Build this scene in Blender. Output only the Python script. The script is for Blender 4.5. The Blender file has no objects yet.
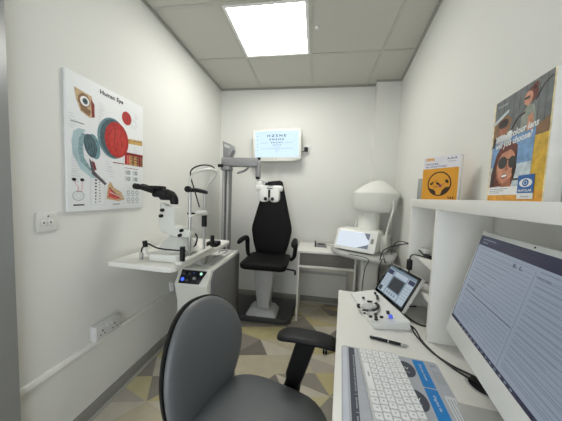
import bpy, bmesh, math, random
from mathutils import Matrix, Vector
random.seed(7)
C = bpy.context.scene.collection
PI = math.pi
def R(d): return math.radians(d)
def V(*a): return Vector(a)

# ------------------------------------------------------------------ materials
def lin(c):
    out = []
    for v in c:
        v /= 255.0
        out.append(v / 12.92 if v <= .04045 else ((v + .055) / 1.055) ** 2.4)
    return (*out, 1.0)
MATS = {}
def mat(name, rgb, rough=.5, metal=0.0, var=.04, scale=30, bump=0.0, spec=.5, coat=0.0):
    if name in MATS: return MATS[name]
    m = bpy.data.materials.new(name); m.use_nodes = True
    nt = m.node_tree; b = nt.nodes['Principled BSDF']
    b.inputs['Roughness'].default_value = rough
    b.inputs['Metallic'].default_value = metal
    b.inputs['Specular IOR Level'].default_value = spec
    b.inputs['Coat Weight'].default_value = coat
    tc = nt.nodes.new('ShaderNodeTexCoord')
    n = nt.nodes.new('ShaderNodeTexNoise'); n.inputs['Scale'].default_value = scale; n.inputs['Detail'].default_value = 3
    nt.links.new(tc.outputs['Object'], n.inputs['Vector'])
    r = nt.nodes.new('ShaderNodeValToRGB')
    c = lin(rgb)
    r.color_ramp.elements[0].color = (*[max(0, x * (1 - var)) for x in c[:3]], 1)
    r.color_ramp.elements[1].color = (*[min(1, x * (1 + var)) for x in c[:3]], 1)
    r.color_ramp.elements[0].position = .3; r.color_ramp.elements[1].position = .7
    nt.links.new(n.outputs['Fac'], r.inputs['Fac']); nt.links.new(r.outputs['Color'], b.inputs['Base Color'])
    if bump:
        bp = nt.nodes.new('ShaderNodeBump'); bp.inputs['Strength'].default_value = bump; bp.inputs['Distance'].default_value = .002
        nt.links.new(n.outputs['Fac'], bp.inputs['Height']); nt.links.new(bp.outputs['Normal'], b.inputs['Normal'])
    MATS[name] = m
    return m
def emit(name, rgb, strength=1.0):
    if name in MATS: return MATS[name]
    m = bpy.data.materials.new(name); m.use_nodes = True
    b = m.node_tree.nodes['Principled BSDF']
    b.inputs['Base Color'].default_value = (.01, .01, .01, 1)
    b.inputs['Roughness'].default_value = .25
    b.inputs['Emission Color'].default_value = lin(rgb)
    b.inputs['Emission Strength'].default_value = strength
    MATS[name] = m
    return m

WALL = mat('wall_paint', (225, 225, 220), .8, var=.006, scale=3, spec=.3)
CEIL = mat('ceiling_tile', (196, 195, 186), .9, var=.02, scale=160, bump=.15)
GRID = mat('ceiling_grid_paint', (188, 187, 178), .6)
SKIRT = mat('grey_skirting', (146, 145, 138), .55)
SKIRTL = mat('pale_skirting_lip', (182, 181, 172), .5)
COVE = mat('grey_cove', (160, 159, 151), .7)
WHITE = mat('white_laminate', (232, 231, 225), .4, var=.01)
WPL = mat('white_plastic', (228, 229, 225), .32, var=.01)
CREAM = mat('instrument_white', (226, 227, 220), .3, var=.01)
GREYP = mat('grey_panel', (112, 112, 114), .55)
LGREY = mat('light_grey_plastic', (190, 191, 190), .4)
MGREY = mat('mid_grey_metal', (140, 141, 142), .4, .2)
DGREY = mat('dark_grey_metal', (62, 62, 63), .5)
STEEL = mat('steel', (190, 190, 188), .28, .8)
BLACK = mat('black_plastic', (15, 15, 16), .5, spec=.35)
BLKV = mat('black_vinyl', (9, 9, 10), .65, bump=.1, scale=200, spec=.25)
CHAIR = mat('grey_leatherette', (98, 101, 103), .42, var=.03, scale=400, bump=.12)
CABLE = mat('black_cable', (14, 14, 15), .5)
DOORM = mat('grey_door_laminate', (140, 142, 142), .32, var=.02, scale=9)
SIDETOP = mat('grey_slab_top', (176, 177, 174), .45)
WOODD = mat('drawer_grey', (118, 115, 112), .6)
GLASS = mat('dark_glass', (12, 14, 16), .08)

# ------------------------------------------------------------------ mesh builder
class MB:
    def __init__(s):
        s.v = []; s.f = []; s.m = []; s.mats = []; s.F = Matrix.Identity(4)
    def mi(s, m):
        if m not in s.mats: s.mats.append(m)
        return s.mats.index(m)
    def add(s, vs, fs, m):
        o = len(s.v); k = s.mi(m)
        s.v += [s.F @ Vector(p) for p in vs]
        for f in fs: s.f.append([i + o for i in f]); s.m.append(k)
        return s
    def bm(s, bm, m):
        bm.verts.ensure_lookup_table(); bm.verts.index_update()
        s.add([v.co.copy() for v in bm.verts], [[v.index for v in f.verts] for f in bm.faces], m); bm.free(); return s
    def box(s, lo, hi, m, bev=0.0, seg=2):
        bm = bmesh.new(); bmesh.ops.create_cube(bm, size=1)
        for v in bm.verts:
            for i in range(3): v.co[i] = (lo[i] + hi[i]) / 2 + v.co[i] * (hi[i] - lo[i])
        if bev: bmesh.ops.bevel(bm, geom=bm.edges[:], offset=bev, segments=seg, affect='EDGES', profile=.5)
        return s.bm(bm, m)
    def prism(s, poly, ax, a, b, m, bev=0.0, seg=2):
        """poly in the two axes other than ax, extruded from a to b along ax"""
        bm = bmesh.new()
        def P(p, t):
            q = list(p); q.insert(ax, t); return q
        n = len(poly)
        A = [bm.verts.new(P(p, a)) for p in poly]; B = [bm.verts.new(P(p, b)) for p in poly]
        bm.faces.new(A); bm.faces.new(B[::-1])
        for i in range(n): bm.faces.new((A[i], B[i], B[(i + 1) % n], A[(i + 1) % n]))
        bmesh.ops.recalc_face_normals(bm, faces=bm.faces[:])
        if bev:
            es = [e for e in bm.edges if len(e.link_faces) == 2 and e.calc_face_angle(0) > .5]
            bmesh.ops.bevel(bm, geom=es, offset=bev, segments=seg, affect='EDGES', profile=.5)
        return s.bm(bm, m)
    def tube(s, pts, r, m, n=10, smooth=0, cap=True):
        pts = [Vector(p) for p in pts]
        rs = r if isinstance(r, (list, tuple)) else [r] * len(pts)
        if smooth:
            q = []; rq = []
            for i in range(len(pts) - 1):
                p0 = pts[max(i - 1, 0)]; p1 = pts[i]; p2 = pts[i + 1]; p3 = pts[min(i + 2, len(pts) - 1)]
                for k in range(smooth):
                    t = k / smooth
                    q.append(.5 * ((2 * p1) + (p2 - p0) * t + (2 * p0 - 5 * p1 + 4 * p2 - p3) * t * t + (3 * p1 - p0 - 3 * p2 + p3) * t ** 3))
                    rq.append(rs[i] + (rs[i + 1] - rs[i]) * t)
            q.append(pts[-1]); rq.append(rs[-1]); pts, rs = q, rq
        vs = []; fs = []
        d = (pts[1] - pts[0]).normalized()
        a = d.orthogonal().normalized()
        for i, p in enumerate(pts):
            if i == 0: t = pts[1] - pts[0]
            elif i == len(pts) - 1: t = pts[-1] - pts[-2]
            else: t = (pts[i + 1] - pts[i]).normalized() + (pts[i] - pts[i - 1]).normalized()
            t.normalize()
            a = (a - t * a.dot(t)).normalized(); b = t.cross(a)
            for k in range(n):
                g = 2 * PI * k / n
                vs.append(p + (a * math.cos(g) + b * math.sin(g)) * rs[i])
        for i in range(len(pts) - 1):
            for k in range(n):
                k2 = (k + 1) % n
                fs.append((i * n + k, i * n + k2, (i + 1) * n + k2, (i + 1) * n + k))
        if cap:
            fs.append(tuple(range(n))[::-1]); fs.append(tuple(range((len(pts) - 1) * n, len(pts) * n)))
        return s.add(vs, fs, m)
    def loft(s, rings, m, cap=True):
        n = len(rings[0]); vs = [p for r in rings for p in r]; fs = []
        for i in range(len(rings) - 1):
            for k in range(n):
                k2 = (k + 1) % n
                fs.append((i * n + k, i * n + k2, (i + 1) * n + k2, (i + 1) * n + k))
        if cap:
            fs.append(tuple(range(n))[::-1]); fs.append(tuple(range((len(rings) - 1) * n, len(rings) * n)))
        return s.add(vs, fs, m)
    def lathe(s, prof, m, c=(0, 0, 0), n=24, axis='z', sx=1.0, sy=1.0):
        rings = []
        for r, h in prof:
            ring = []
            for k in range(n):
                g = 2 * PI * k / n
                x, y = max(r, 1e-4) * math.cos(g) * sx, max(r, 1e-4) * math.sin(g) * sy
                if axis == 'z': p = (c[0] + x, c[1] + y, c[2] + h)
                elif axis == 'x': p = (c[0] + h, c[1] + x, c[2] + y)
                else: p = (c[0] + y, c[1] + h, c[2] + x)
                ring.append(p)
            rings.append(ring)
        return s.loft(rings, m)
    def cyl(s, a, b, r, m, n=16): return s.tube([a, b], r, m, n)
    def build(s, name, parent=None, ang=38):
        me = bpy.data.meshes.new(name)
        T = W.get(parent, Matrix.Identity(4)).inverted()
        me.from_pydata([T @ v for v in s.v], [], s.f)
        for m in s.mats: me.materials.append(m)
        me.polygons.foreach_set('material_index', s.m)
        me.polygons.foreach_set('use_smooth', [True] * len(me.polygons))
        bm = bmesh.new(); bm.from_mesh(me)
        bmesh.ops.recalc_face_normals(bm, faces=[f for f in bm.faces])
        bm.to_mesh(me); bm.free()
        me.set_sharp_from_angle(angle=R(ang))
        o = bpy.data.objects.new(name, me); C.objects.link(o)
        if parent: o.parent = parent
        W[o] = W.get(parent, Matrix.Identity(4))
        return o
W = {}
def tag(o, label, cat, group=None):
    o['label'] = label; o['category'] = cat
    if group: o['group'] = group
    return o
def thing(name, loc, label, cat, group=None, rz=0):
    o = bpy.data.objects.new(name, None); C.objects.link(o)
    o.location = loc; o.rotation_euler = (0, 0, rz); o.empty_display_size = .1
    W[o] = Matrix.Translation(loc) @ Matrix.Rotation(rz, 4, 'Z')
    return tag(o, label, cat, group)
def part(mb, name, parent, label=None, ang=38):
    o = mb.build(name, parent, ang)
    if label: o['label'] = label
    return o
def struct(mb, name, parent=None):
    o = mb.build(name, parent); 
    if not parent: o['kind'] = 'structure'
    return o
def fz(x, y, z, rz=0): return Matrix.Translation((x, y, z)) @ Matrix.Rotation(rz, 4, 'Z')
def plane(o, u, v):
    """frame whose local x,y are u,v and z the normal u x v"""
    u = Vector(u).normalized(); v = Vector(v); v = (v - u * v.dot(u)).normalized(); n = u.cross(v)
    M = Matrix.Identity(4)
    for i in range(3): M[i][0] = u[i]; M[i][1] = v[i]; M[i][2] = n[i]; M[i][3] = o[i]
    return M
def rrect(x0, y0, x1, y1, r, n=5):
    out = []
    for cx, cy, a0 in ((x1 - r, y1 - r, 0), (x0 + r, y1 - r, 90), (x0 + r, y0 + r, 180), (x1 - r, y0 + r, 270)):
        for k in range(n + 1):
            a = R(a0 + 90 * k / n); out.append((cx + r * math.cos(a), cy + r * math.sin(a)))
    return out
def ell(cx, cy, rx, ry, n=28, rot=0, a0=0, a1=360):
    out = []
    full = a1 - a0 >= 360
    for k in range(n if full else n + 1):
        a = R(a0 + (a1 - a0) * k / n); x, y = rx * math.cos(a), ry * math.sin(a)
        out.append((cx + x * math.cos(rot) - y * math.sin(rot), cy + x * math.sin(rot) + y * math.cos(rot)))
    return out
# flat print laid on a surface, h = height above it
def flat(mb, poly, h, m): mb.add([(x, y, h) for x, y in poly], [tuple(range(len(poly)))], m)
def rect(mb, x0, y0, x1, y1, h, m): flat(mb, [(x0, y0), (x1, y0), (x1, y1), (x0, y1)], h, m)
def ringf(mb, cx, cy, r0, r1, h, m, n=32, sy=1.0):
    vs = []; fs = []
    for k in range(n):
        a = 2 * PI * k / n
        vs += [(cx + r0 * math.cos(a), cy + r0 * sy * math.sin(a), h), (cx + r1 * math.cos(a), cy + r1 * sy * math.sin(a), h)]
    for k in range(n):
        j = (k + 1) % n; fs.append((2 * k, 2 * k + 1, 2 * j + 1, 2 * j))
    mb.add(vs, fs, m)
def stroke(mb, pts, w, h, m):
    for (x0, y0), (x1, y1) in zip(pts, pts[1:]):
        d = math.hypot(x1 - x0, y1 - y0) or 1e-6; nx, ny = -(y1 - y0) / d * w / 2, (x1 - x0) / d * w / 2
        flat(mb, [(x0 - nx, y0 - ny), (x1 - nx, y1 - ny), (x1 + nx, y1 + ny), (x0 + nx, y0 + ny)], h, m)
def text(mb, string, x, y, size, h, m, width=None, align='LEFT', bold=0.0, rot=0, shear=0):
    cu = bpy.data.curves.new('t', 'FONT'); cu.body = string; cu.size = 1; cu.resolution_u = 3; cu.offset = bold; cu.shear = shear
    ob = bpy.data.objects.new('t', cu); C.objects.link(ob)
    bpy.context.view_layer.update()
    me = ob.evaluated_get(bpy.context.evaluated_depsgraph_get()).to_mesh()
    xs = [v.co.x for v in me.vertices]
    if xs:
        x0, x1 = min(xs), max(xs); sx = size if width is None else width / max(x1 - x0, 1e-4)
        off = {'LEFT': x0, 'CENTER': (x0 + x1) / 2, 'RIGHT': x1}[align]
        vs = []
        for v in me.vertices:
            a, b = (v.co.x - off) * sx, v.co.y * size
            vs.append((x + a * math.cos(rot) - b * math.sin(rot), y + a * math.sin(rot) + b * math.cos(rot), h))
        mb.add(vs, [tuple(p.vertices) for p in me.polygons], m)
    bpy.data.objects.remove(ob); bpy.data.curves.remove(cu)
def cushion(mb, outline, tt, tb, m, F=None, bend=None, rings=(1, .985, .95, .88, .75, .55, .3, .02), p=2.6):
    """padded shape: outline in local x,y, puffed up to +tt / down to -tb in z"""
    n = len(outline); cx = sum(a for a, b in outline) / n; cy = sum(b for a, b in outline) / n
    R_ = []
    for sgn, t in ((1, tt), (-1, tb)):
        rr = []
        for s_ in rings:
            ring = []
            for a, b in outline:
                x, y = cx + (a - cx) * s_, cy + (b - cy) * s_
                z = sgn * t * (1 - s_ ** p) ** (1 / p)
                if bend: z += bend(x, y)
                q = Vector((x, y, z)); ring.append(F @ q if F else q)
            rr.append(ring)
        R_.append(rr)
    mb.loft(R_[1][::-1] + R_[0][1:], m)

# ------------------------------------------------------------------ the room
H = 2.531; YB = -3.45
def xr(y): return 2.04 + .12 * y            # right wall
def floor_mat():
    m = bpy.data.materials.new('triangle_vinyl'); m.use_nodes = True
    nt = m.node_tree; N = nt.nodes; L = nt.links; b = N['Principled BSDF']
    def node(t, **k):
        n = N.new(t)
        for a, c in k.items(): setattr(n, a, c)
        return n
    def math_(op, a, bb=None):
        n = node('ShaderNodeMath', operation=op)
        for i, q in enumerate((a, bb)):
            if q is None: continue
            if isinstance(q, (int, float)): n.inputs[i].default_value = q
            else: L.new(q, n.inputs[i])
        return n.outputs[0]
    geo = node('ShaderNodeNewGeometry')
    sep = node('ShaderNodeSeparateXYZ'); L.new(geo.outputs['Position'], sep.inputs[0])
    X, Y = sep.outputs[0], sep.outputs[1]
    # skewed lattice of triangles
    u = math_('DIVIDE', math_('ADD', X, math_('MULTIPLY', Y, .55)), .31)
    v = math_('DIVIDE', math_('SUBTRACT', Y, math_('MULTIPLY', X, .22)), .20)
    iu, iv = math_('FLOOR', u), math_('FLOOR', v)
    fu, fv = math_('FRACT', u), math_('FRACT', v)
    par = math_('FLOORED_MODULO', math_('ADD', iu, iv), 2.0)
    s1 = math_('GREATER_THAN', math_('ADD', fu, fv), 1.0)
    s2 = math_('GREATER_THAN', fu, fv)
    mix = math_('ADD', math_('MULTIPLY', par, s1), math_('MULTIPLY', math_('SUBTRACT', 1.0, par), s2))
    comb = node('ShaderNodeCombineXYZ'); L.new(iu, comb.inputs[0]); L.new(iv, comb.inputs[1]); L.new(math_('MULTIPLY', mix, 7.3), comb.inputs[2])
    wn = node('ShaderNodeTexWhiteNoise', noise_dimensions='3D'); L.new(comb.outputs[0], wn.inputs['Vector'])
    ramp = node('ShaderNodeValToRGB'); ramp.color_ramp.interpolation = 'CONSTANT'
    cols = [(0, (196, 187, 162)), (.2, (152, 146, 136)), (.38, (206, 199, 184)), (.55, (198, 187, 140)), (.7, (130, 124, 116)), (.82, (184, 176, 166)), (.92, (204, 195, 154))]
    e = ramp.color_ramp.elements
    e[0].position = 0; e[0].color = lin(cols[0][1]); e[1].position = cols[1][0]; e[1].color = lin(cols[1][1])
    for p, c in cols[2:]:
        q = e.new(p); q.color = lin(c)
    L.new(wn.outputs['Value'], ramp.inputs['Fac'])
    no = node('ShaderNodeTexNoise'); no.inputs['Scale'].default_value = 14; no.inputs['Detail'].default_value = 6
    L.new(geo.outputs['Position'], no.inputs['Vector'])
    mx = node('ShaderNodeMixRGB', blend_type='MULTIPLY'); mx.inputs[0].default_value = .25
    L.new(ramp.outputs['Color'], mx.inputs[1])
    r2 = node('ShaderNodeValToRGB'); r2.color_ramp.elements[0].position = .3; r2.color_ramp.elements[0].color = (.62, .6, .56, 1); r2.color_ramp.elements[1].position = .65
    L.new(no.outputs['Fac'], r2.inputs['Fac']); L.new(r2.outputs['Color'], mx.inputs[2])
    L.new(mx.outputs['Color'], b.inputs['Base Color']); b.inputs['Roughness'].default_value = .5
    return m
FLOOR = floor_mat()
T = .12
mb = MB(); mb.box((-T, YB - T, -.1), (2.3, T, 0), FLOOR); struct(mb, 'floor')
mb = MB(); mb.box((-T, YB - T, H), (2.3, T, H + .1), CEIL); struct(mb, 'ceiling')
mb = MB(); mb.box((-T, YB - T, 0), (0, T, H), WALL); struct(mb, 'wall_left')
mb = MB(); mb.box((0, 0, 0), (2.3, T, H), WALL); struct(mb, 'wall_back')
mb = MB(); mb.box((0, YB - T, 0), (.15, YB, H), WALL); mb.box((1.55, YB - T, 0), (2.3, YB, H), WALL); mb.box((.15, YB - T, 2.1), (1.55, YB, H), WALL); struct(mb, 'wall_front')   # unseen doorway added behind the camera to let in soft fill light
mb = MB(); mb.prism([(xr(0), 0), (xr(YB), YB), (2.3, YB), (2.3, 0)], 2, 0, H, WALL); struct(mb, 'wall_right')
mb = MB(); mb.prism([(1.787, 0), (1.787, -.1), (xr(-.1), -.1), (xr(0), 0)], 2, 0, H, WALL); struct(mb, 'wall_corner')
# suspended ceiling grid
mb = MB()
GX = (.493, 1.093, 1.693); GY = (-.605, -1.205, -1.805, -2.405, -3.005)
for x in GX:
    mb.box((x - .012, YB, H - .006), (x + .012, 0, H), GRID)
for y in GY:
    xs = [0] + [g for g in GX if g < xr(y)] + [xr(y)]
    for a, b in zip(xs, xs[1:]): mb.box((a + (.012 if a else 0), y - .012, H - .006), (b - .012 if b in GX else b, y + .012, H), GRID)
struct(mb, 'trim_1')
# perimeter angle
mb = MB()
mb.box((0, YB, H - .018), (.014, -.014, H - .001), COVE)
mb.box((0, -.014, H - .018), (1.787, 0, H - .001), COVE)
mb.prism([(xr(-.1), -.1), (xr(YB), YB), (xr(YB) - .016, YB), (xr(-.1) - .016, -.1)], 2, H - .018, H - .001, COVE)
mb.box((1.775, -.112, H - .018), (xr(-.1) - .016, -.1, H - .001), COVE)
struct(mb, 'trim_2')
mb = MB(); mb.box((0, YB, 0), (.012, -.012, .075), SKIRT, .002); mb.box((.012, YB, 0), (.03, -.012, .010), SKIRTL); struct(mb, 'baseboard_left')
mb = MB(); mb.box((0, -.012, 0), (1.787, 0, .075), SKIRT, .002); mb.box((.02, -.02, 0), (1.787, -.012, .012), SKIRTL); struct(mb, 'baseboard_back')
mb = MB(); mb.prism([(xr(-.1), -.1), (xr(YB), YB), (xr(YB) - .012, YB), (xr(-.1) - .012, -.1)], 2, 0, .075, SKIRT); struct(mb, 'baseboard_right')
# grey door leaf opened back against the left wall
mb = MB(); mb.box((.004, -2.86, .006), (.045, -2.015, 2.05), DOORM, .003)
d = struct(mb, 'door_1')
h_ = MB(); h_.tube([(.047, -2.79, 1.02), (.09, -2.79, 1.02), (.095, -2.77, 1.02), (.095, -2.67, 1.02)], .009, STEEL); h_.cyl((.044, -2.79, 1.02), (.053, -2.79, 1.02), .026, STEEL)
part(h_, 'door_handle', d)

# ceiling light panel
t = thing('ceiling_light', (.793, -.905, H - .012), 'glowing square white ceiling panel light', 'ceiling light')
mb = MB()
a, b, c, e = .505, 1.081, -1.193, -.617
fr = .022
for lo, hi in (((a, c), (b, c + fr)), ((a, e - fr), (b, e)), ((a, c + fr), (a + fr, e - fr)), ((b - fr, c + fr), (b, e - fr))):
    mb.box((lo[0], lo[1], H - .008), (hi[0], hi[1], H - .0005), mat('light_frame_white', (236, 236, 234), .4))
part(mb, 'frame', t)
mb = MB(); mb.box((a + fr * .3, c + fr * .3, H - .0065), (b - fr * .3, e - fr * .3, H - .0008), emit('light_diffuser', (255, 253, 247), 14.0))
part(mb, 'diffuser', t)
mb = MB(); mb.lathe([(.004, 0), (.016, -.002), (.014, -.009), (.006, -.012), (.0, -.013)], mat('sensor_white', (240, 240, 238), .3), (1.139, -.932, H)); 
tag(mb.build('ceiling_sensor'), 'tiny round white sensor on the ceiling tile right of the panel light', 'sensor')

# ------------------------------------------------------------------ things on the left wall
# dado trunking
TR = mat('trunking_plastic', (230, 230, 224), .4)
mb = MB(); mb.box((0, -2.005, .402), (.018, -.72, .430), TR, .003); mb.box((.0, -2.007, .404), (.016, -2.0049, .428), BLACK)
tag(mb.build('cable_trunking'), 'long white plastic trunking along the left wall above the skirting', 'trunking')
SOCK = mat('socket_plastic', (206, 206, 206), .35)
def socket(y0, y1, z0, z1, label, group=None, x=0.0):
    t = thing('wall_socket', (x, (y0 + y1) / 2, z0), label, 'socket', group)
    mb = MB(); mb.box((x, y0, z0), (x + .03, y1, z1), SOCK, .004); part(mb, 'backbox', t)
    mb = MB(); mb.box((x + .03, y0 + .002, z0 + .002), (x + .039, y1 - .002, z1 - .002), SOCK, .003)
    w = y1 - y0
    for cx in ((.25, .75) if w > .1 else (.5,)):
        yc = y0 + w * cx; zc = z0 + (z1 - z0) * .42
        mb.box((x + .0385, yc - .004, zc + .008), (x + .0396, yc + .004, zc + .018), DGREY)
        mb.box((x + .0385, yc - .017, zc - .011), (x + .0396, yc - .008, zc - .005), DGREY)
        mb.box((x + .0385, yc + .008, zc - .011), (x + .0396, yc + .017, zc - .005), DGREY)
    part(mb, 'faceplate', t)
    for cx in ((.4, .6) if w > .1 else (.5,)):
        yc = y0 + w * cx; zc = z1 - .02
        mb = MB(); mb.box((x + .039, yc - .006, zc - .009), (x + .043, yc + .006, zc + .009), WPL, .002); part(mb, 'rocker_switch', t)
    return t
socket(-1.685, -1.528, .431, .518, 'double white wall socket mounted on top of the trunking, nearest the camera')
socket(-1.0, -.93, .431, .51, 'small white socket box low on the left wall under the instrument table')
# steel switch plate
t = thing('light_switch', (0, -1.873, 1.075), 'square white switch plate with two small controls below the Human Eye poster', 'switch')
PLATE = mat('switch_plate', (222, 222, 218), .35, .1)
mb = MB(); mb.box((0, -1.917, 1.075), (.009, -1.83, 1.161), PLATE, .003); part(mb, 'plate', t)
for yy in (-1.893, -1.866):
    mb = MB(); mb.box((.009, yy - .011, 1.103), (.013, yy + .011, 1.127), WPL, .002); mb.box((.0129, yy - .0035, 1.111), (.0137, yy + .0035, 1.120), MGREY); part(mb, 'rocker_switch', t)
mb = MB(); mb.box((.009, -1.876, 1.14), (.0098, -1.87, 1.146), DGREY); part(mb, 'indicator', t)

# anatomical poster: local x along +y world, local y up
t = thing('eye_poster', (0, -1.54, 1.165), 'tall white anatomy wall poster headed Human Eye with red eyeball drawings', 'poster')
PW, PH = .487, .672
Fp = plane((.014, -1.793, 1.157), (0, 1, 0), (0, 0, 1))
def sh(dx, dy, sx=1, sy=1): return Fp @ Matrix.Translation((dx, dy, 0)) @ Matrix.Diagonal((sx, sy, 1, 1))
mb = MB(); mb.F = Fp
mb.box((0, 0, -.014), (PW, PH, 0), mat('poster_board', (232, 234, 235), .5, var=.006, spec=.25), .002)
part(mb, 'board', t)
mb = MB(); mb.F = Fp
INK = mat('ink_black', (28, 28, 30), .5); INKG = mat('ink_grey', (150, 156, 160), .5); RED = mat('ink_red', (176, 38, 34), .5, var=.22, scale=55); RED2 = mat('ink_dark_red', (128, 30, 28), .5, var=.22, scale=55)
TEAL = mat('ink_teal', (106, 142, 150), .5, var=.22, scale=55); TEAL2 = mat('ink_dark_teal', (70, 92, 100), .5, var=.22, scale=55); TEALL = mat('ink_pale_teal', (172, 196, 202), .5); OCH = mat('ink_ochre', (196, 160, 92), .5, var=.22, scale=55)
BRN = mat('ink_brown', (134, 100, 66), .5, var=.22, scale=55); SKIN = mat('ink_skin', (196, 168, 128), .5, var=.22, scale=55); PINK = mat('ink_pink', (204, 96, 90), .5, var=.22, scale=55); INKL = mat('ink_pale', (200, 205, 208), .5)
# heading in heavy serif-like letters
text(mb, 'Human Eye', .25, .628, .032, .0006, INK, width=.15, align='CENTER', bold=.03)
h = .0006
mb.F = sh(-.005, .155, .85, .8)
flat(mb, [(.052, .56), (.155, .545), (.176, .42), (.14, .405), (.085, .43), (.06, .50)], h, SKIN)
flat(mb, [(.15, .53), (.172, .50), (.172, .42), (.155, .41)], h + .0003, RED2)
flat(mb, [(.07, .52), (.10, .47), (.15, .45), (.14, .415), (.09, .435)], h + .0002, BRN)
flat(mb, ell(.108, .50, .036, .042), h + .0004, BRN); flat(mb, ell(.112, .498, .028, .03), h + .0006, mat('ink_white', (235, 235, 235), .5))
flat(mb, ell(.114, .498, .016, .019), h + .0008, TEAL2); flat(mb, ell(.114, .498, .007, .008), h + .001, INK)
mb.F = sh(-.032, .008)
flat(mb, ell(.285, .40, .098, .115), h, TEAL); flat(mb, ell(.29, .40, .088, .108), h + .0003, TEAL2)
flat(mb, ell(.312, .398, .082, .102), h + .0006, RED); flat(mb, ell(.318, .385, .06, .075), h + .0008, mat('ink_mid_red', (190, 52, 44), .5, var=.22, scale=55))
stroke(mb, [(.29, .49), (.30, .44), (.29, .39), (.30, .33)], .004, h + .001, RED2); stroke(mb, [(.35, .46), (.335, .42), (.345, .36)], .003, h + .001, RED2)
flat(mb, [(.385, .425), (.51, .437), (.51, .405), (.38, .395)], h + .0004, OCH)
stroke(mb, [(.39, .415), (.508, .425)], .003, h + .0006, BRN)
mb.F = sh(-.024, .034)
flat(mb, ell(.375, .52, .036, .04), h, RED); ringf(mb, .43, .50, .026, .028, h, INKL); ringf(mb, .43, .50, .016, .018, h, INKL)
mb.F = sh(-.028, -.008)
TEALM = mat('ink_soft_teal', (134, 162, 168), .5, var=.2, scale=60)
flat(mb, [(.06, .40), (.085, .42), (.12, .42), (.09, .37), (.085, .30), (.115, .24), (.185, .17), (.17, .165), (.09, .22), (.055, .29), (.05, .35)], h, TEALL)
flat(mb, [(.085, .37), (.10, .40), (.125, .40), (.105, .34), (.11, .28), (.15, .22), (.14, .215), (.09, .26), (.08, .31)], h + .0002, TEALM)
flat(mb, ell(.165, .345, .032, .065, rot=.2), h + .0003, TEAL); flat(mb, ell(.145, .345, .034, .06, rot=.25), h + .0004, TEAL2)
for k in range(4): stroke(mb, [(.12 + k * .016, .38 - k * .003), (.13 + k * .014, .33), (.14 + k * .012, .30)], .002, h + .0007, TEAL)
flat(mb, [(.135, .28), (.16, .255), (.165, .215), (.235, .155), (.225, .145), (.15, .20)], h + .0006, mat('ink_slate', (92, 86, 92), .5, var=.22, scale=55))
flat(mb, [(.15, .272), (.165, .262), (.175, .225), (.165, .222)], h + .0008, RED2)
mb.F = Fp
for k, c_ in enumerate((RED, PINK, OCH, BRN, OCH, BRN, RED2, BRN)):
    x0 = .334 + k * .0185; rect(mb, x0, .272, x0 + .0175, .335, h + .0003, c_)
flat(mb, [(.332, .348), (.482, .352), (.482, .334), (.332, .332)], h + .0004, RED2)
for k in range(3): rect(mb, .375, .29 + k * .016, .48, .294 + k * .016, h + .0005, RED2)
mb.F = sh(-.018, .008)
# bottom row: face, letter chart, muscles, small diagrams
for cx in (.048, .088): flat(mb, ell(cx, .15, .011, .008, 14), h, INK)
stroke(mb, [(.048, .14), (.07, .11), (.062, .09), (.085, .09), (.088, .14)], .0022, h, PINK)
ringf(mb, .068, .07, .026, .029, h, INKG, sy=.85); ringf(mb, .068, .07, .012, .014, h, INKL)
rect(mb, .042, .02, .096, .027, h, INK)
rect(mb, .13, .02, .215, .165, h, INKL); rect(mb, .132, .022, .213, .163, h + .0002, mat('poster_white', (228, 230, 231), .4))
for k in range(8):
    rect(mb, .155, .15 - k * .017, .155 + .012 - k * .001, .158 - k * .017, h + .0004, INK); rect(mb, .178, .142 - k * .015, .186, .146 - k * .015, h + .0004, INK)
mb.F = sh(-.045, -.004)
flat(mb, [(.26, .14), (.275, .165), (.30, .13), (.35, .105), (.375, .06), (.33, .05), (.25, .065)], h, SKIN)
flat(mb, [(.265, .12), (.29, .11), (.35, .075), (.31, .06), (.262, .075)], h + .0003, PINK)
stroke(mb, [(.268, .13), (.30, .10), (.35, .07)], .006, h + .0005, RED2); stroke(mb, [(.262, .085), (.30, .08), (.345, .065)], .005, h + .0005, RED)
stroke(mb, [(.27, .105), (.31, .09), (.36, .068)], .003, h + .0006, mat('ink_white', (235, 235, 235), .5))
rect(mb, .29, .03, .34, .036, h, INKG)
mb.F = sh(-.03, 0)
for cy in (.225, .185):
    for cx in (.385, .445): rect(mb, cx - .02, cy - .014, cx + .02, cy + .014, h, INKL); ringf(mb, cx + .008, cy, .007, .011, h + .0003, TEAL2, 16)
rect(mb, .36, .25, .47, .253, h, RED2)
for cy in (.10, .055):
    for cx in (.39, .425, .46): ringf(mb, cx, cy, .009, .012, h, TEAL, 16); rect(mb, cx - .012, cy - .022, cx + .012, cy - .019, h, INKG)
mb.F = Fp
for (x0, y0, n) in ((.012, .47, 6), (.165, .575, 6), (.02, .30, 9), (.20, .27, 5), (.22, .24, 5), (.41, .60, 3), (.16, .50, 4), (.40, .385, 3), (.02, .20, 5)):
    for k in range(n): rect(mb, x0, y0 - k * .013, x0 + .022 + (k * 37 % 5) * .004, y0 - k * .013 + .0025, h, INKL)
rect(mb, .02, .435, .085, .441, h, INKG)
rect(mb, .25, .27, .33, .275, h, RED2)
part(mb, 'printed_sheet', t)

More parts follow.
